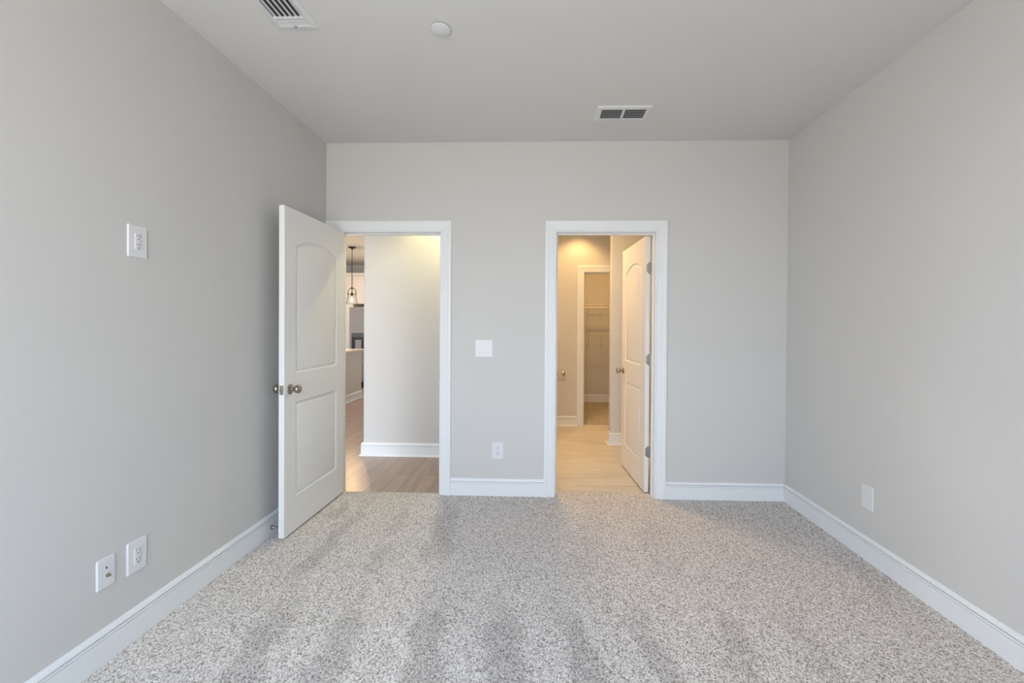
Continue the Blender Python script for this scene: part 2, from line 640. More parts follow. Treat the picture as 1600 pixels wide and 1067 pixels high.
rng = np.random.RandomState(11)
V, Q, off = [], [], 0
for args in ((XL, XR, -2.5, 0.0, 0.0044, 0.006), (XL, XR, REAR, -2.5, 0.02, 0.008),
             (D1[0], D1[1], -0.007, 0.034, 0.0044, 0.006), (D2[0], D2[1], -0.007, 0.114, 0.0044, 0.006)):
    v, q = grid_arrays(*args[:5], rng, args[5])
    V.append(v)
    Q.append(q + off)
    off += len(v)
for x0, x1, y0, y1 in ((XL - 0.02, XR + 0.02, REAR, 0.0), (D1[0], D1[1], 0.0, 0.028), (D2[0], D2[1], 0.0, 0.104)):   # backing
    V.append(np.array([(x0, y0, -0.007), (x1, y0, -0.007), (x1, y1, -0.007), (x0, y1, -0.007)]))
    Q.append(np.array([[0, 1, 2, 3]]) + off)
    off += 4
V = np.concatenate(V)
Q = np.concatenate(Q)
me = bpy.data.meshes.new('floor')
me.vertices.add(len(V))
me.vertices.foreach_set('co', V.astype(np.float32).ravel())
me.loops.add(Q.size)
me.loops.foreach_set('vertex_index', Q.ravel().astype(np.int32))
me.polygons.add(len(Q))
me.polygons.foreach_set('loop_start', np.arange(0, Q.size, 4, dtype=np.int32))
me.polygons.foreach_set('use_smooth', np.ones(len(Q), dtype=bool))
me.update()
at = me.attributes.new('pile', 'FLOAT', 'POINT')
at.data.foreach_set('value', painted_sheen(V[:, 0], V[:, 1]).astype(np.float32))
me.validate()
me.materials.append(M['carpet'])
fl = bpy.data.objects.new('floor', me)
COL.objects.link(fl)
tag(fl, 'speckled grey beige bedroom carpet with vacuum marks', 'carpet', kind='structure')

# ------------------------------------------------------------------ trim
BASE = [(0.0, 0.0), (0.016, 0.0), (0.016, 0.0955), (0.0120, 0.0958), (0.0120, 0.0978), (0.0162, 0.0982),
        (0.0162, 0.1085), (0.0060, 0.1088), (0.0060, 0.1122), (0.0152, 0.1128), (0.0140, 0.118), (0.0095, 0.128), (0.0065, 0.133), (0.0, 0.133)]
SHOE = [(0.0, 0.0), (0.030, 0.0), (0.0295, 0.005), (0.026, 0.012), (0.020, 0.016), (0.016, 0.017)] + BASE[2:]


def base_run(name, pts, label, z=0.0, prof=BASE, m=None):
    """pts: wall-line polyline; the board stands to the right-hand side of travel; mitred corners"""
    bm = BM()
    P = [Vector((p[0], p[1])) for p in pts]
    rows = []
    for i, p in enumerate(P):
        def nrm(a, b):
            d = (b - a).normalized()
            return Vector((d.y, -d.x))
        if i == 0:
            n = nrm(P[0], P[1])
        elif i == len(P) - 1:
            n = nrm(P[-2], P[-1])
        else:
            a, b = nrm(P[i - 1], p), nrm(p, P[i + 1])
            n = (a + b) / (1 + a.dot(b))
        rows.append([(p.x + n.x * u, p.y + n.y * u, z + h) for u, h in prof])
    sweep(bm, rows)
    return struct(name, bm, m or M['trim'], label, 'baseboard')


# casing profile: u away from the opening, v out from the wall
CAS = [(0.0, 0.0), (0.0, 0.0095), (0.004, 0.0115), (0.010, 0.0115), (0.014, 0.0105), (0.020, 0.0125), (0.055, 0.0155),
       (0.060, 0.0175), (0.070, 0.0185), (0.079, 0.0175), (0.083, 0.0145), (0.083, 0.0)]


def casing(bm, x0, x1, zt, y, sgn, zb, rev=0.005, left_scale=1.0):
    """sgn -1: casing stands out towards -y"""
    a, b, t = x0 - rev, x1 + rev, zt + rev
    rows = []
    for u, v in CAS:
        pass
    rows.append([(a - u * left_scale, y + sgn * v, zb) for u, v in CAS])
    rows.append([(a - u * left_scale, y + sgn * v, t + u) for u, v in CAS])
    rows.append([(b + u, y + sgn * v, t + u) for u, v in CAS])
    rows.append([(b + u, y + sgn * v, zb) for u, v in CAS])
    sweep(bm, rows)


def jamb(bm, x0, x1, zt, y0, y1, stop_y0, stop_y1, zb):
    th = 0.018
    st = 0.011
    rows = []
    box(bm, x0 - th, x0, y0, y1, zb, zt + th)
    box(bm, x1, x1 + th, y0, y1, zb, zt + th)
    box(bm, x0, x1, y0, y1, zt, zt + th)
    box(bm, x0, x0 + st, stop_y0, stop_y1, zb, zt, 0.002)
    box(bm, x1 - st, x1, stop_y0, stop_y1, zb, zt, 0.002)
    box(bm, x0 + st, x1 - st, stop_y0, stop_y1, zt - st, zt, 0.002)


def door_frame(name, d, stop, zb, label, left_scale=1.0, strike=None, far=True):
    e_ = thing(name, label, 'door frame', ((d[0] + d[1]) / 2, T / 2, 0), kind='structure')
    inv = Matrix.Translation((-(d[0] + d[1]) / 2, -T / 2, 0))

    def part(nm, bm, m):
        bmesh.ops.transform(bm, matrix=inv, verts=bm.verts[:])
        return obj(nm, bm, m, e_)
    bm = BM()
    casing(bm, d[0], d[1], d[2], 0.0, -1, zb, left_scale=left_scale)
    part('casing', bm, M['trim'])
    if far:
        bm = BM()
        casing(bm, d[0], d[1], d[2], T, 1, HF)
        part('casing', bm, M['trim'])
    bm = BM()
    jamb(bm, d[0], d[1], d[2], 0.0, T, stop[0], stop[1], HF)
    part('jamb', bm, M['trim'])
    if strike:
        bm = BM()
        box(bm, *strike)
        part('strike_plate', bm, M['hinge'])
    return e_


door_frame('trim_1', D1, (0.038, 0.075), -0.004, 'white casing and jamb around the left doorway', left_scale=1.27,
           strike=(D1[1] - 0.0015, D1[1] + 0.001, 0.001, 0.030, 0.895, 0.953))
door_frame('trim_2', D2, (0.040, 0.078), -0.004, 'white casing and jamb around the right doorway')
bm = BM()
casing(bm, C3[0], C3[1], C3[2], BY, -1, HF)
jamb(bm, C3[0], C3[1], C3[2], BY, BY + T, BY + 0.04, BY + 0.075, HF)
struct('trim_3', bm, M['trim'], 'white casing of the closet doorway in the bathroom', 'door frame')

base_run('baseboard_left', [(XL, REAR), (XL, 0.0)], 'white baseboard along the left wall')
base_run('baseboard_right', [(XR, 0.0), (XR, REAR)], 'white baseboard along the right wall')
base_run('baseboard_back', [(D1[1] + 0.087, 0), (D2[0] - 0.087, 0)], 'short white baseboard between the two doorways')
base_run('baseboard_back_right', [(D2[1] + 0.087, 0), (XR - 0.015, 0)], 'white baseboard right of the right doorway')
base_run('baseboard_hall', [(HX, 6.5), (HX, HY), (-0.62, HY)], 'white baseboard wrapping the hallway wall corner', HF, SHOE)
base_run('baseboard_bath', [(-0.5, BY), (C3[0] - 0.087, BY)], 'white baseboard under the towel bar', HF, SHOE)
base_run('baseboard_partition', [(1.1, 1.75), (0.797, 1.75), (0.797, 1.63), (1.30, 1.63)],
         'white baseboard wrapping the bathroom partition end', HF, SHOE)
base_run('baseboard_closet', [(0.32, CB), (1.78, CB)], 'baseboard along the closet wall', 0.0)


# ------------------------------------------------------------------ doors
def arch_outline(x0, x1, z0, z1, rise, n=28):
    """counter-clockwise outline; flat bottom, segmental arch on top when rise > 0"""
    pts = [(x0, z0), (x1, z0)]
    if rise <= 0:
        return pts + [(x1, z1), (x0, z1)]
    wd = (x1 - x0) / 2
    R = (wd * wd + rise * rise) / (2 * rise)
    cz = z1 + rise - R
    a0 = math.asin(wd / R)
    for i in range(n + 1):
        a = a0 - 2 * a0 * i / n
        pts.append(((x0 + x1) / 2 + R * math.sin(a), cz + R * math.cos(a)))
    return pts


def inset(pts, d):
    n = len(pts)
    out = []
    for i in range(n):
        p0, p1, p2 = (Vector(pts[(i - 1) % n]), Vector(pts[i]), Vector(pts[(i + 1) % n]))
        a = (p1 - p0).normalized()
        b = (p2 - p1).normalized()
        na, nb = Vector((-a.y, a.x)), Vector((-b.y, b.x))
        k = (na + nb) / (1 + na.dot(nb))
        out.append(tuple(p1 + k * d))
    return out


PANEL = [(0.0, 0.0), (0.002, 0.002), (0.007, 0.0085), (0.010, 0.0105), (0.013, 0.0108), (0.015, 0.0104), (0.026, 0.0016), (0.030, 0.0008)]


def door_leaf_bm(wd, ht, th=0.035):
    """leaf: x 0..wd, z 0..ht, y -th..0; moulded two-panel faces both sides"""
    st = 0.122
    outs = [arch_outline(st, wd - st, 0.215, 0.815, 0.0), arch_outline(st, wd - st, 1.0, 1.80, 0.070)]
    bm = BM()
    loops_rect = {}
    for side in (0, 1):
        y0 = 0.0 if side == 0 else -th
        s = -1 if side == 0 else 1
        rect = [bm.verts.new((x, y0, z)) for x, z in ((0, 0), (wd, 0), (wd, ht), (0, ht))]
        loops_rect[side] = rect
        edges = [bm.edges.new((rect[i], rect[(i + 1) % 4])) for i in range(4)]
        for pts in outs:
            prev = None
            for k, (d, dep) in enumerate(PANEL):
                ring = [bm.verts.new((x, y0 + s * dep, z)) for x, z in inset(pts, d)]
                n = len(ring)
                if k == 0:
                    edges += [bm.edges.new((ring[i], ring[(i + 1) % n])) for i in range(n)]
                else:
                    for i in range(n):
                        bm.faces.new((prev[i], prev[(i + 1) % n], ring[(i + 1) % n], ring[i]))
                prev = ring
            bm.faces.new(prev)
        bmesh.ops.triangle_fill(bm, use_beauty=True, edges=edges)
    a, b = loops_rect[0], loops_rect[1]
    for i in range(4):
        j = (i + 1) % 4
        bm.faces.new((a[i], a[j], b[j], b[i]))
    return bm


KNOB = [(0.0, 0.0), (0.0325, 0.0), (0.033, 0.002), (0.0315, 0.005), (0.026, 0.008), (0.018, 0.010), (0.0125, 0.013), (0.011, 0.020),
        (0.0115, 0.026), (0.015, 0.030), (0.021, 0.034), (0.0258, 0.041), (0.0275, 0.049), (0.0262, 0.057), (0.022, 0.063),
        (0.014, 0.0665), (0.006, 0.0675), (0.0, 0.0676)]


def make_door(name, wd, pin, ang, label, hinge_z, mirror=True, backset=0.06, kz=0.905, z0=0.0125, ht=2.030):
    """pin: hinge pin (x, y). Leaf runs along local +x from the pin; local y 0 = face on the pin side."""
    e_ = thing(name, label, 'door', (pin[0], pin[1], z0), 0.0, kind='structure')
    e_.rotation_euler = (0, 0, ang)
    s = -1 if mirror else 1
    off_x, off_y = 0.003, (-0.007 if not mirror else 0.007)
    bm = door_leaf_bm(wd, ht)
    if mirror:
        bmesh.ops.scale(bm, vec=(1, -1, 1), verts=bm.verts[:])
    bmesh.ops.translate(bm, vec=(off_x, off_y, 0), verts=bm.verts[:])
    obj('door_leaf', bm, M['door'], e_, smooth=35)
    kx = off_x + wd - backset
    for face in (0, 1):
        bm = BM()
        y0 = off_y + (0 if face == 0 else -s * 0.035)
        dr = s if face == 0 else -s
        mt = Matrix.Translation((kx, y0, kz)) @ Matrix.Rotation(-dr * PI / 2, 4, 'X')
        lathe(bm, KNOB, 40, mt)
        o = obj('door_knob', bm, M['nickel'], e_, smooth=40)
    bm = BM()
    yc = off_y - s * 0.0175
    box(bm, off_x + wd - 0.0005, off_x + wd + 0.0012, yc - 0.0127, yc + 0.0127, kz - 0.0285, kz + 0.0285)
    o = obj('latch_plate', bm, M['hinge'], e_)
    bm = BM()
    box(bm, off_x + wd + 0.001, off_x + wd + 0.010, yc - 0.007, yc + 0.007, kz - 0.009, kz + 0.009, 0.003)
    obj('latch_bolt', bm, M['nickel'], o)
    for z in hinge_z:
        bm = BM()
        # leaf plate let into the hinge edge, rounded corners, plus the knuckle
        y_in = off_y - s * 0.029
        box(bm, off_x - 0.0016, off_x + 0.0006, min(y_in, 0), max(y_in, 0), z - 0.0445, z + 0.0445)
        vs = [ed for ed in bm.edges if abs(ed.verts[0].co.y - y_in) < 1e-5 and abs(ed.verts[1].co.y - y_in) < 1e-5
              and abs(ed.verts[0].co.x - ed.verts[1].co.x) > 1e-5]
        bmesh.ops.bevel(bm, geom=vs, offset=0.012, segments=4, affect='EDGES')
        lathe(bm, [(0, -0.047), (0.004, -0.047), (0.0058, -0.0445), (0.0058, 0.0445), (0.004, 0.047), (0, 0.048)], 14,
              Matrix.Translation((0, 0, z)))
        obj('hinge', bm, M['hinge'], e_, smooth=35)
    return e_


HZ = (0.32, 1.055, 1.785)
make_door('door_1', 0.787, (D1[0], -0.008), math.radians(-91.25), 'open white two-panel door against the left wall', HZ)
make_door('door_2', 0.752, (D2[1] - 0.0045, T + 0.006), math.radians(93.6), 'open white two-panel door inside the right doorway', HZ,
          z0=0.003, ht=2.040)

# ------------------------------------------------------------------ wall plates
def plate_bm(wd, ht, th=0.006):
    bm = BM()
    box(bm, -wd / 2, wd / 2, -th, 0.0, -ht / 2, ht / 2)
    es = [ed for ed in bm.edges if ed.verts[0].co.y < -th / 2 and ed.verts[1].co.y < -th / 2]
    cs = [ed for ed in bm.edges if abs(ed.verts[0].co.y - ed.verts[1].co.y) > 1e-4]
    bmesh.ops.bevel(bm, geom=cs, offset=0.003, segments=3, affect='EDGES')
    es = [ed for ed in bm.edges if ed.verts[0].co.y < -th / 2 and ed.verts[1].co.y < -th / 2]
    bmesh.ops.bevel(bm, geom=es, offset=0.0025, segments=3, affect='EDGES')
    return bm


def screw(parent, x, y, z, m):
    bm = BM()
    lathe(bm, [(0, -0.0004), (0.0034, -0.0004), (0.003, 0.0008), (0, 0.0012)], 14,
          Matrix.Translation((x, y, z)) @ Matrix.Rotation(PI / 2, 4, 'X'))
    return obj('screw', bm, m, parent, smooth=35)


def outlet(label, loc, rotz, wd=0.0889, ht=0.133):
    t = thing('power_outlet', label, 'outlet', loc, rotz, 'power outlets on the bedroom walls')
    obj('cover_plate', plate_bm(wd, ht), M['plastic'], t, smooth=30)
    bm = BM()
    box(bm, -0.0165, 0.0165, -0.0078, -0.0055, -0.0335, 0.0335, 0.0012)
    r = obj('receptacle', bm, M['plastic'], t, smooth=30)
    for zc in (0.0185, -0.0185):
        for sx, hh in ((-0.0065, 0.0042), (0.0065, 0.0036)):
            bm = BM()
            box(bm, sx - 0.0011, sx + 0.0011, -0.0082, -0.0060, zc + 0.0055 - hh, zc + 0.0055 + hh)
            obj('blade_slot', bm, M['slot'], r)
        bm = BM()
        lathe(bm, [(0, -0.001), (0.0026, -0.001), (0.0026, 0.0004), (0, 0.0004)], 14,
              Matrix.Translation((0, -0.0078, zc - 0.0085)) @ Matrix.Rotation(PI / 2, 4, 'X'))
        obj('ground_hole', bm, M['slot'], r)
    return t


outlet('white power outlet high up on the left wall', (XL, -1.652, 1.657), PI / 2)
outlet('white power outlet low on the left wall beside the cable plate', (XL, -1.655, 0.345), PI / 2)
outlet('white power outlet on the wall between the two doorways', (-0.3255, 0, 0.352), 0.0)

t = thing('cable_plate', 'narrow white cable wall plate with coax stub, low on the left wall', 'wall plate', (XL, -1.789, 0.346), PI / 2)
obj('cover_plate', plate_bm(0.073, 0.116), M['plastic'], t, smooth=30)
bm = BM()
mt = Matrix.Translation((0.004, -0.006, -0.012)) @ Matrix.Rotation(PI / 2, 4, 'X')
lathe(bm, [(0, 0), (0.0075, 0), (0.0075, 0.003), (0.0048, 0.0035), (0.0048, 0.011), (0.0035, 0.0115), (0.0, 0.010)], 18, mt)
obj('coax_connector', bm, M['nickel'], t, smooth=35)
bm = BM()
box(bm, -0.0035, 0.0035, -0.0064, -0.004, 0.0145, 0.0235, 0.0006)
obj('data_jack', bm, M['slot'], t)
screw(t, 0, -0.006, 0.046, M['plastic'])
screw(t, 0, -0.006, -0.046, M['plastic'])

t = thing('blank_plate', 'blank white cover plate low on the right wall', 'wall plate', (XR, -0.861, 0.357), -PI / 2)
obj('cover_plate', plate_bm(0.0889, 0.133), M['plastic'], t, smooth=30)
screw(t, 0, -0.006, 0.048, M['plastic'])
screw(t, 0, -0.006, -0.048, M['plastic'])

t = thing('light_switch', 'white double rocker light switch between the two doorways', 'light switch', (-0.438, 0, 1.145), 0.0)
obj('cover_plate', plate_bm(0.134, 0.132), M['plastic'], t, smooth=30)
for sx in (-0.023, 0.023):
    bm = BM()
    box(bm, sx - 0.0172, sx + 0.0172, -0.0066, -0.0055, -0.034, 0.034, 0.0003)
    f_ = obj('rocker_frame', bm, M['plastic'], t)
    bm = BM()
    sec = [(-0.0055, -0.031), (-0.0072, -0.031), (-0.0098, -0.028), (-0.0074, 0.0), (-0.0072, 0.031), (-0.0055, 0.031)]
    sweep(bm, [[(sx - 0.0145, y, z) for y, z in sec], [(sx + 0.0145, y, z) for y, z in sec]])
    obj('rocker', bm, M['plastic'], f_)

# picture-hook hole filler: a tiny pale nail head
bm = BM()
lathe(bm, [(0, 0), (0.004, 0), (0.0035, 0.0018), (0, 0.0026)], 14, Matrix.Translation((0.612, 0, 2.344)) @ Matrix.Rotation(PI / 2, 4, 'X'))
tag(obj('nail_head', bm, M['plastic'], smooth=40), 'tiny white nail head on the wall above the right doorway', 'nail')

# ------------------------------------------------------------------ door stop on the left baseboard
DSY, DSZ = -0.735, 0.052
t = thing('door_stop', 'nickel door stop on the left baseboard behind the open door', 'door stop', (XL + 0.016, DSY, DSZ))
RX = Matrix.Rotation(PI / 2, 4, 'Y')
bm = BM()
lathe(bm, [(0, 0), (0.0125, 0), (0.0125, 0.003), (0.008, 0.008), (0.0052, 0.014), (0.0050, 0.060), (0.0065, 0.064), (0, 0.064)], 20, RX)
obj('stop_rod', bm, M['nickel'], t, smooth=35)
bm = BM()
lathe(bm, [(0, 0.062), (0.0085, 0.062), (0.0090, 0.066), (0.0080, 0.074), (0.005, 0.078), (0, 0.079)], 20, RX)
obj('rubber_tip', bm, M['rubber'], t, smooth=35)

# ------------------------------------------------------------------ ceiling fittings
# register with long blades and a short bank of cross blades at its end
t = thing('ceiling_register', 'white air register with long dark slots by the upper left corner', 'air vent', (-1.172, -1.53, H))


def ring_frame(bm, ox, oy, ix, iy, z0, z1, cx=0.0, cy=0.0):
    """sloped rectangular flange: outer half sizes ox, oy at z0; inner ix, iy at z1"""
    prof = [(ox, oy, 0.0), (ox, oy, z0 * 0.35), (ox - 0.008, oy - 0.008, z0), (ix + 0.003, iy + 0.003, z1), (ix, iy, z1), (ix, iy, 0.0)]
    R = []
    for a, b, z in prof:
        R.append([bm.verts.new((cx + sx * a, cy + sy * b, z)) for sx, sy in ((-1, -1), (1, -1), (1, 1), (-1, 1))])
    n = len(R)
    for k in range(n):
        a, b = R[k], R[(k + 1) % n]
        for i in range(4):
            bm.faces.new((a[i], a[(i + 1) % 4], b[(i + 1) % 4], b[i]))


def blade(x0, x1, y0, y1, ang, wdt, along, c):
    """thin tilted blade; along 'y' or 'x'; c = centre offset across"""
    bm = BM()
    h = 0.0009
    sec = [(-wdt / 2, -h), (wdt / 2, -h), (wdt / 2, h), (-wdt / 2, h)]
    ca, sa = math.cos(ang), math.sin(ang)
    sec = [(u * ca - v * sa, u * sa + v * ca) for u, v in sec]
    if along == 'y':
        rows = [[(c + u, yy, v - 0.006) for u, v in sec] for yy in (y0, y1)]
    else:
        rows = [[(xx, c + u, v - 0.006) for u, v in sec] for xx in (x0, x1)]
    sweep(bm, rows)
    return bm


bm = BM()
ring_frame(bm, 0.099, 0.190, 0.073, 0.160, -0.009, -0.011)
obj('frame', bm, M['ventwhite'], t)
bm = BM()
box(bm, -0.072, 0.072, -0.159, 0.106, -0.0012, -0.0004)
obj('duct_opening', bm, M['duct'], t)
bm = BM()
box(bm, -0.073, 0.073, 0.106, 0.160, -0.0075, -0.0015)
box(bm, -0.073, 0.073, 0.104, 0.108, -0.012, -0.001)
obj('end_plate', bm, M['ventwhite'], t)
for i in range(6):
    c = -0.060 + i * 0.0245
    obj('louver', blade(0, 0, -0.158, 0.105, math.radians(-30), 0.0200, 'y', c), M['ventwhite'], t)
for i in range(3):
    obj('end_louver', blade(-0.064, 0.064, 0, 0, math.radians(40), 0.013, 'x', 0.118 + i * 0.0165), M['ventwhite'], t)
bm = BM()
box(bm, -0.008, 0.004, 0.158, 0.168, -0.018, -0.009, 0.001)
obj('damper_lever', bm, M['greyplastic'], t)

# double-bank grille
t = thing('ceiling_grille', 'small white double-bank ceiling vent near the back wall', 'air vent', (0.5365, -0.452, H))
bm = BM()
ring_frame(bm, 0.178, 0.102, 0.145, 0.070, -0.008, -0.010)
obj('frame', bm, M['ventwhite'], t)
bm = BM()
box(bm, -0.144, 0.144, -0.069, 0.069, -0.0012, -0.0004)
obj('duct_opening', bm, M['duct'], t)
bm = BM()
box(bm, -0.0075, 0.0075, -0.070, 0.070, -0.0125, -0.001, 0.001)
obj('divider', bm, M['ventwhite'], t)
for x0, x1 in ((-0.144, -0.008), (0.008, 0.144)):
    for i in range(6):
        obj('louver', blade(x0, x1, 0, 0, math.radians(27), 0.0195, 'x', -0.058 + i * 0.0232), M['ventwhite'], t)

# concealed sprinkler disc
t = thing('sprinkler_cover', 'round white disc on the ceiling between the two vents', 'sprinkler cover', (-0.489, -1.325, H))
bm = BM()
lathe(bm, [(0.0, -0.0005), (0.042, -0.0005), (0.042, -0.006), (0.0, -0.006)], 40)
obj('retainer_ring', bm, M['greyplastic'], t, smooth=35)
bm = BM()
lathe(bm, [(0.0, -0.006), (0.0455, -0.006), (0.0470, -0.0072), (0.0462, -0.0098), (0.043, -0.0112), (0.0, -0.0118)], 48)
obj('cover_disc', bm, M['ventwhite'], t, smooth=35)


# recessed lamps of the rooms beyond
def can_light(label, loc, watts, color, spot=None, blend=0.5, size=0.05):
    t = thing('recessed_light', label, 'ceiling light', loc, group='recessed ceiling lamps beyond the doorways')
    bm = BM()
    lathe(bm, [(0.062, -0.001), (0.062, -0.004), (0.085, -0.006), (0.088, -0.003), (0.088, -0.0004), (0.062, -0.0004)], 32)
    obj('trim_ring', bm, M['ventwhite'], t, smooth=35)
    bm = BM()
    lathe(bm, [(0.0, -0.0012), (0.061, -0.0012), (0.061, -0.0025), (0.0, -0.0035)], 32)
    obj('lens', bm, M['lens'], t, smooth=35)
    if spot:
        light('lamp_light', 'SPOT', (loc[0], loc[1], loc[2] - 0.02), watts, color, size, spot=spot, blend=blend)
    else:
        light('lamp_light', 'AREA', (loc[0], loc[1], loc[2] - 0.012), watts, color, 0.12, shape='DISK')


can_light('recessed lamp in the hallway ceiling', HALL_LAMP, HALL_W, WARM3, math.radians(125), 0.6)
can_light('recessed lamp close to the closet doorway', BATH_LAMP_A, BATH_A_W, WARM, math.radians(110), 0.6)
t = thing('flush_light', 'round flush lamp in the middle of the bathroom ceiling', 'ceiling light', BATH_LAMP_B)
bm = BM()
lathe(bm, [(0.0, -0.0005), (0.235, -0.0005), (0.235, -0.022), (0.222, -0.026), (0.218, -0.020), (0.0, -0.020)], 48)
obj('housing', bm, M['ventwhite'], t, smooth=35)
bm = BM()
lathe(bm, [(0.0, -0.022), (0.217, -0.022), (0.215, -0.030), (0.18, -0.040), (0.10, -0.046), (0.0, -0.048)], 48)
obj('diffuser', bm, M['lens'], t, smooth=60)
light('lamp_light', 'AREA', (BATH_LAMP_B[0], BATH_LAMP_B[1], BATH_LAMP_B[2] - 0.052), BATH_B_W, (1.0, 0.64, 0.31), 0.44, shape='DISK')
can_light('added unseen lamp that brightens the closet', (0.95, 3.35, 2.743), CLOSET_FILL_W, (1.0, 0.56, 0.20))  # lamp added out of view to brighten the closet
for i, p_ in enumerate(KITCHEN_LAMPS):
    can_light(['recessed kitchen lamp nearest the hallway', 'recessed kitchen lamp before the tall cabinet',
               'recessed kitchen lamp beyond the island'][i], p_, KIT_W, (1.0, 0.70, 0.43))

# ------------------------------------------------------------------ kitchen seen through the left doorway
CF = 6.25   # cabinet front plane


def shaker(bm, x0, x1, y, z0, z1, rail=0.06, th=0.019):
    box(bm, x0, x0 + rail, y - th, y, z0, z1)
    box(bm, x1 - rail, x1, y - th, y, z0, z1)
    box(bm, x0 + rail, x1 - rail, y - th, y, z0, z0 + rail)
    box(bm, x0 + rail, x1 - rail, y - th, y, z1 - rail, z1)
    box(bm, x0 + rail, x1 - rail, y - th + 0.009, y - 0.002, z0 + rail, z1 - rail)


def bar_handle(parent, x, y, z0, z1, horizontal=False):
    bm = BM()
    tube(bm, [(x, y - 0.032, z0), (x, y - 0.032, z1)], 0.0065, 10)
    for z in (z0 + 0.02, z1 - 0.02):
        tube(bm, [(x, y - 0.03, z), (x, y, z)], 0.0045, 8)
    return obj('handle', bm, M['steel'], parent, smooth=40)


t = thing('pantry_cabinet', 'tall white pantry cabinet left of the steel fridge', 'cabinet', (0, 0, 0))
bm = BM()
box(bm, -5.00, -4.115, CF, 6.895, 0.10 + HF, 2.415)
box(bm, -5.00, -4.115, CF + 0.06, 6.895, HF, 0.10 + HF)
obj('body', bm, M['cab'], t)
for z0, z1, h0, h1 in ((1.340, 2.405, 1.374, 1.557), (0.10, 1.325, 1.093, 1.290)):
    for x0, x1, hx in ((-4.985, -4.560, -4.60), (-4.553, -4.125, -4.168)):
        bm = BM()
        shaker(bm, x0, x1, CF, z0, z1)
        d_ = obj('cabinet_door', bm, M['cab'], t)
        if hx > -4.5:
            bar_handle(d_, hx, CF - 0.019, h0, h1)
        else:
            bar_handle(d_, x0 + 0.035, CF - 0.019, h0, h1)
t = thing('bridge_cabinet', 'white wall cabinet over the steel fridge', 'cabinet')
bm = BM()
box(bm, -4.113, -3.18, CF, 6.895, 1.80, 2.415)
obj('body', bm, M['cab'], t)
for x0, x1 in ((-4.10, -3.65), (-3.645, -3.19)):
    bm = BM()
    shaker(bm, x0, x1, CF, 1.81, 2.405, 0.055)
    obj('cabinet_door', bm, M['cab'], t)
bm = BM()
cr = [(0.0, 2.415), (-0.020, 2.415), (-0.024, 2.425), (-0.030, 2.435), (-0.050, 2.455), (-0.055, 2.462), (-0.055, 2.475), (0.0, 2.475)]
sweep(bm, [[(x, CF + v, z) for v, z in cr] for x in (-5.02, -3.16)])
box(bm, -5.02, -3.16, CF + 0.001, 6.895, 2.416, 2.43)
struct('trim_4', bm, M['cab'], 'white crown moulding on top of the kitchen cabinets', 'crown moulding')

t = thing('fridge', 'stainless steel fridge with dark ice dispenser in its left door', 'fridge')
FX0, FX1, FY = -4.085, -3.19, 5.98
bm = BM()
box(bm, FX0 + 0.01, FX1 - 0.01, FY + 0.07, 6.86, 0.02 + HF, 1.70)
obj('body', bm, M['greyplastic'], t)
bm = BM()
box(bm, FX0 + 0.01, FX1 - 0.01, FY + 0.05, FY + 0.075, HF, 0.11)
obj('toe_grille', bm, M['black'], t)
bm = BM()
box(bm, FX0, -3.70, FY, FY + 0.065, 0.115, 1.715, 0.008)
d_ = obj('fridge_door', bm, M['steel'], t)
bm = BM()
box(bm, -4.035, -3.755, FY - 0.006, FY + 0.004, 0.80, 1.165, 0.003)
p_ = obj('dispenser', bm, M['black'], d_)
bm = BM()
box(bm, -4.03, -3.76, FY - 0.008, FY - 0.0055, 1.075, 1.16)
obj('control_panel', bm, M['darkpanel'], d_)
bm = BM()
box(bm, -3.955, -3.82, FY - 0.0085, FY - 0.0055, 0.81, 1.02, 0.002)
obj('paddle_plate', bm, M['steel'], d_)
bm = BM()
box(bm, -3.695, FX1, FY, FY + 0.065, 0.115, 1.715, 0.008)
d2_ = obj('fridge_door', bm, M['steel'], t)
for dd, x in ((d_, -3.735), (d2_, -3.66)):
    bm = BM()
    tube(bm, [(x, FY, 0.50), (x, FY - 0.05, 0.55), (x, FY - 0.055, 1.0), (x, FY - 0.05, 1.45), (x, FY, 1.50)], 0.012, 12)
    obj('handle', bm, M['steel'], dd, smooth=50)

# island: end panel faces the hallway
IX, IY0, IY1 = -3.335, 3.2, 4.78
t = thing('kitchen_island', 'kitchen island with beige end panel and pale worktop', 'kitchen island')
bm = BM()
box(bm, -4.15, IX, IY0, IY1, HF, 0.855)
obj('base', bm, M['wall'], t)
bm = BM()
box(bm, -4.20, IX + 0.035, IY0 - 0.25, IY1 + 0.035, 0.855, 0.887, 0.004)
obj('worktop', bm, M['quartz'], t)
bm = BM()
P = [(IX, IY0), (IX, IY1)]
rows = [[(IX + u, yy, HF + h) for u, h in SHOE] for yy in (IY0 - 0.016, IY1 + 0.016)]
sweep(bm, rows)
obj('skirting', bm, M['trim'], t)

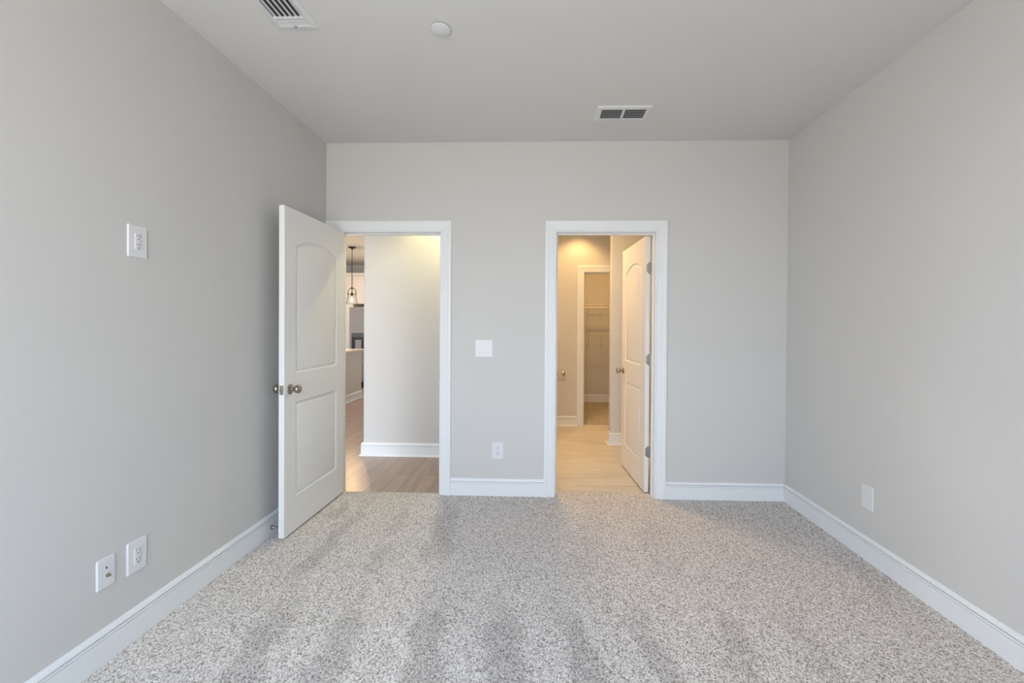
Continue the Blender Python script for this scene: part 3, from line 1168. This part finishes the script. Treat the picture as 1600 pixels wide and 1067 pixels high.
# pendant over the island
PX, PY = -3.422, 4.55
t = thing('pendant_light', 'dark bronze pendant lamp with clear glass shade over the island', 'pendant lamp', (PX, PY, H))
bm = BM()
lathe(bm, [(0, -0.0005), (0.066, -0.0005), (0.067, -0.008), (0.060, -0.018), (0.02, -0.026), (0.012, -0.045), (0, -0.045)], 32)
obj('canopy', bm, M['bronze'], t, smooth=40)
bm = BM()
tube(bm, [(0, 0, -0.04), (0, 0, -0.84)], 0.006, 12)
lathe(bm, [(0, -0.725), (0.010, -0.725), (0.012, -0.735), (0.012, -0.755), (0.008, -0.765), (0, -0.765)], 16)
obj('rod', bm, M['bronze'], t, smooth=40)
bm = BM()
for s in (-1, 1):
    pts = [(s * 0.070 * math.sin(a), 0, -0.805 + 0.062 * math.cos(a)) for a in [PI / 2 * k / 8 for k in range(9)]]
    pts.append((s * 0.072, 0, -0.865))
    tube(bm, pts, 0.0055, 8)
    tube(bm, [(s * 0.072, 0, -0.825), (s * 0.073, 0, -0.868)], 0.0085, 8)
obj('yoke', bm, M['bronze'], t, smooth=40)
bm = BM()
lathe(bm, [(0, -0.825), (0.016, -0.825), (0.020, -0.838), (0.020, -0.875), (0.015, -0.885), (0, -0.885)], 20)
obj('socket', bm, M['bronze'], t, smooth=40)
bm = BM()
lathe(bm, [(0, -0.885), (0.011, -0.887), (0.014, -0.90), (0.026, -0.925), (0.030, -0.945), (0.025, -0.965), (0.012, -0.977), (0, -0.979)], 20)
obj('bulb', bm, M['bulb'], t, smooth=60)
light('pendant_light_glow', 'POINT', (PX, PY, H - 1.015), PENDANT_W, (1.0, 0.70, 0.43), 0.03)
bm = BM()
pr = [(0.022, -0.840), (0.045, -0.846), (0.062, -0.858), (0.070, -0.880), (0.080, -0.940), (0.094, -1.010), (0.102, -1.040)]
lathe(bm, pr + [(r - 0.0025, z) for r, z in reversed(pr)] + [pr[0]], 40)
obj('glass_shade', bm, M['glass'], t, smooth=60)

# ------------------------------------------------------------------ bathroom and closet fittings
t = thing('towel_bar', 'nickel towel bar on the bathroom wall left of the closet', 'towel bar', (0.0, BY, 0.692))
bm = BM()
tube(bm, [(-0.16, -0.058, 0), (0.322, -0.058, 0)], 0.0075, 14)
obj('bar', bm, M['nickel'], t, smooth=40)
for x in (-0.15, 0.312):
    bm = BM()
    lathe(bm, [(0, 0), (0.024, 0), (0.025, 0.004), (0.019, 0.008), (0.010, 0.012), (0.009, 0.045), (0.013, 0.052), (0.0135, 0.066), (0.010, 0.072), (0, 0.073)],
          24, Matrix.Translation((x, 0, 0)) @ Matrix.Rotation(PI / 2, 4, 'X'))
    obj('post', bm, M['nickel'], t, smooth=40)


def wire_shelf(label, z, depth, rod):
    t = thing('wire_shelf', label, 'shelf', (0, CB, z), group='wire shelves in the closet')
    x0, x1 = 0.325, 1.775
    bm = BM()
    n = 56
    for i in range(n + 1):
        x = x0 + (x1 - x0) * i / n
        tube(bm, [(x, -0.006, 0), (x, -depth, 0), (x, -depth - 0.002, -0.03)], 0.0018, 5)
    for y, zz in ((-0.008, -0.004), (-depth * 0.5, -0.004), (-depth, -0.004), (-depth - 0.002, -0.03)):
        tube(bm, [(x0, y, zz), (x1, y, zz)], 0.0034, 6)
    obj('wire_deck', bm, M['wire'], t, smooth=60)
    for x in (0.45, 0.83, 1.05, 1.42):
        bm = BM()
        tube(bm, [(x, -depth + 0.02, -0.008), (x, -0.004, -0.285)], 0.004, 6)
        box(bm, x - 0.010, x + 0.010, -0.006, -0.0005, -0.31, -0.27)
        if rod:
            tube(bm, [(x, -depth, -0.03), (x, -depth - 0.008, -0.06), (x, -depth + 0.008, -0.075), (x, -depth + 0.022, -0.06)], 0.0035, 6)
        obj('bracket', bm, M['wire'], t)
    if rod:
        bm = BM()
        tube(bm, [(x0, -depth + 0.006, -0.055), (x1, -depth + 0.006, -0.055)], 0.012, 14)
        obj('hanging_rod', bm, M['wire'], t, smooth=40)


wire_shelf('upper white wire shelf with hanging rod in the closet', 1.705, 0.305, True)
wire_shelf('lower white wire shelf in the closet', 1.215, 0.305, False)

# cased opening on the bathroom side wall, seen through the hinge gap
bm = BM()
rows = []
y0, y1, zt = 0.75, 1.52, 2.05
for yy, zz, k in ((y0, HF, 0), (y0, zt, 1), (y1, zt, 1), (y1, HF, 0)):
    sgn = -1 if yy == y0 else 1
    rows.append([(1.30 - v, yy + sgn * u, zz + (u if k else 0)) for u, v in CAS])
sweep(bm, rows)
struct('trim_5', bm, M['trim'], 'casing of the linen door on the bathroom side wall', 'door frame')
e_ = thing('door_3', 'closed linen door glimpsed through the hinge gap', 'door', (1.30, y0, HF + 0.012), kind='structure')
bm = door_leaf_bm(y1 - y0, 2.035)
bmesh.ops.transform(bm, matrix=Matrix.Rotation(PI / 2, 4, 'Z') @ Matrix.Translation((0, 0.012, 0)), verts=bm.verts[:])
obj('door_leaf', bm, M['door'], e_, smooth=35)

# ------------------------------------------------------------------ windows behind the viewpoint
def window(name, win, mull, label):
    a, b, c, d = win
    e_ = thing(name, label, 'window', ((a + b) / 2, REAR - 0.075, c), kind='structure')
    inv = Matrix.Translation((-(a + b) / 2, -(REAR - 0.075), -c))
    bm = BM()
    fr = 0.05
    y0, y1 = REAR - 0.11, REAR - 0.05
    box(bm, a, a + fr, y0, y1, c, d)
    box(bm, b - fr, b, y0, y1, c, d)
    box(bm, a + fr, b - fr, y0, y1, c, c + fr)
    box(bm, a + fr, b - fr, y0, y1, d - fr, d)
    for k in range(1, mull):
        x = a + (b - a) * k / mull
        box(bm, x - 0.04, x + 0.04, y0, y1, c + fr, d - fr)
    box(bm, a + fr, b - fr, y0 + 0.01, y1 - 0.01, (c + d) / 2 - 0.02, (c + d) / 2 + 0.02)
    bmesh.ops.transform(bm, matrix=inv, verts=bm.verts[:])
    obj('window_frame', bm, M['trim'], e_)
    bm = BM()
    box(bm, a + fr, b - fr, REAR - 0.082, REAR - 0.078, c + fr, d - fr)
    bmesh.ops.transform(bm, matrix=inv, verts=bm.verts[:])
    obj('window_pane', bm, M['pane'], e_)


window('window_1', WIN_BED, 2, 'white framed bedroom window behind the viewpoint')
window('window_2', WIN_LIV, 2, 'wide white framed window of the living area')

e_ = thing('added_window', 'added unseen side window that brightens the kitchen', 'window', (-6.66, 0, 0), kind='structure')
a, b, c, d = ADDED_WIN_SIDE
bm = BM()
for y0, y1, z0, z1 in ((a, a + 0.05, c, d), (b - 0.05, b, c, d), (a + 0.05, b - 0.05, c, c + 0.05), (a + 0.05, b - 0.05, d - 0.05, d),
                       ((a + b) / 2 - 0.04, (a + b) / 2 + 0.04, c + 0.05, d - 0.05)):
    box(bm, -0.03, 0.03, y0, y1, z0, z1)
obj('window_frame', bm, M['trim'], e_)
bm = BM()
box(bm, -0.003, 0.003, a + 0.05, b - 0.05, c + 0.05, d - 0.05)
obj('window_pane', bm, M['pane'], e_)
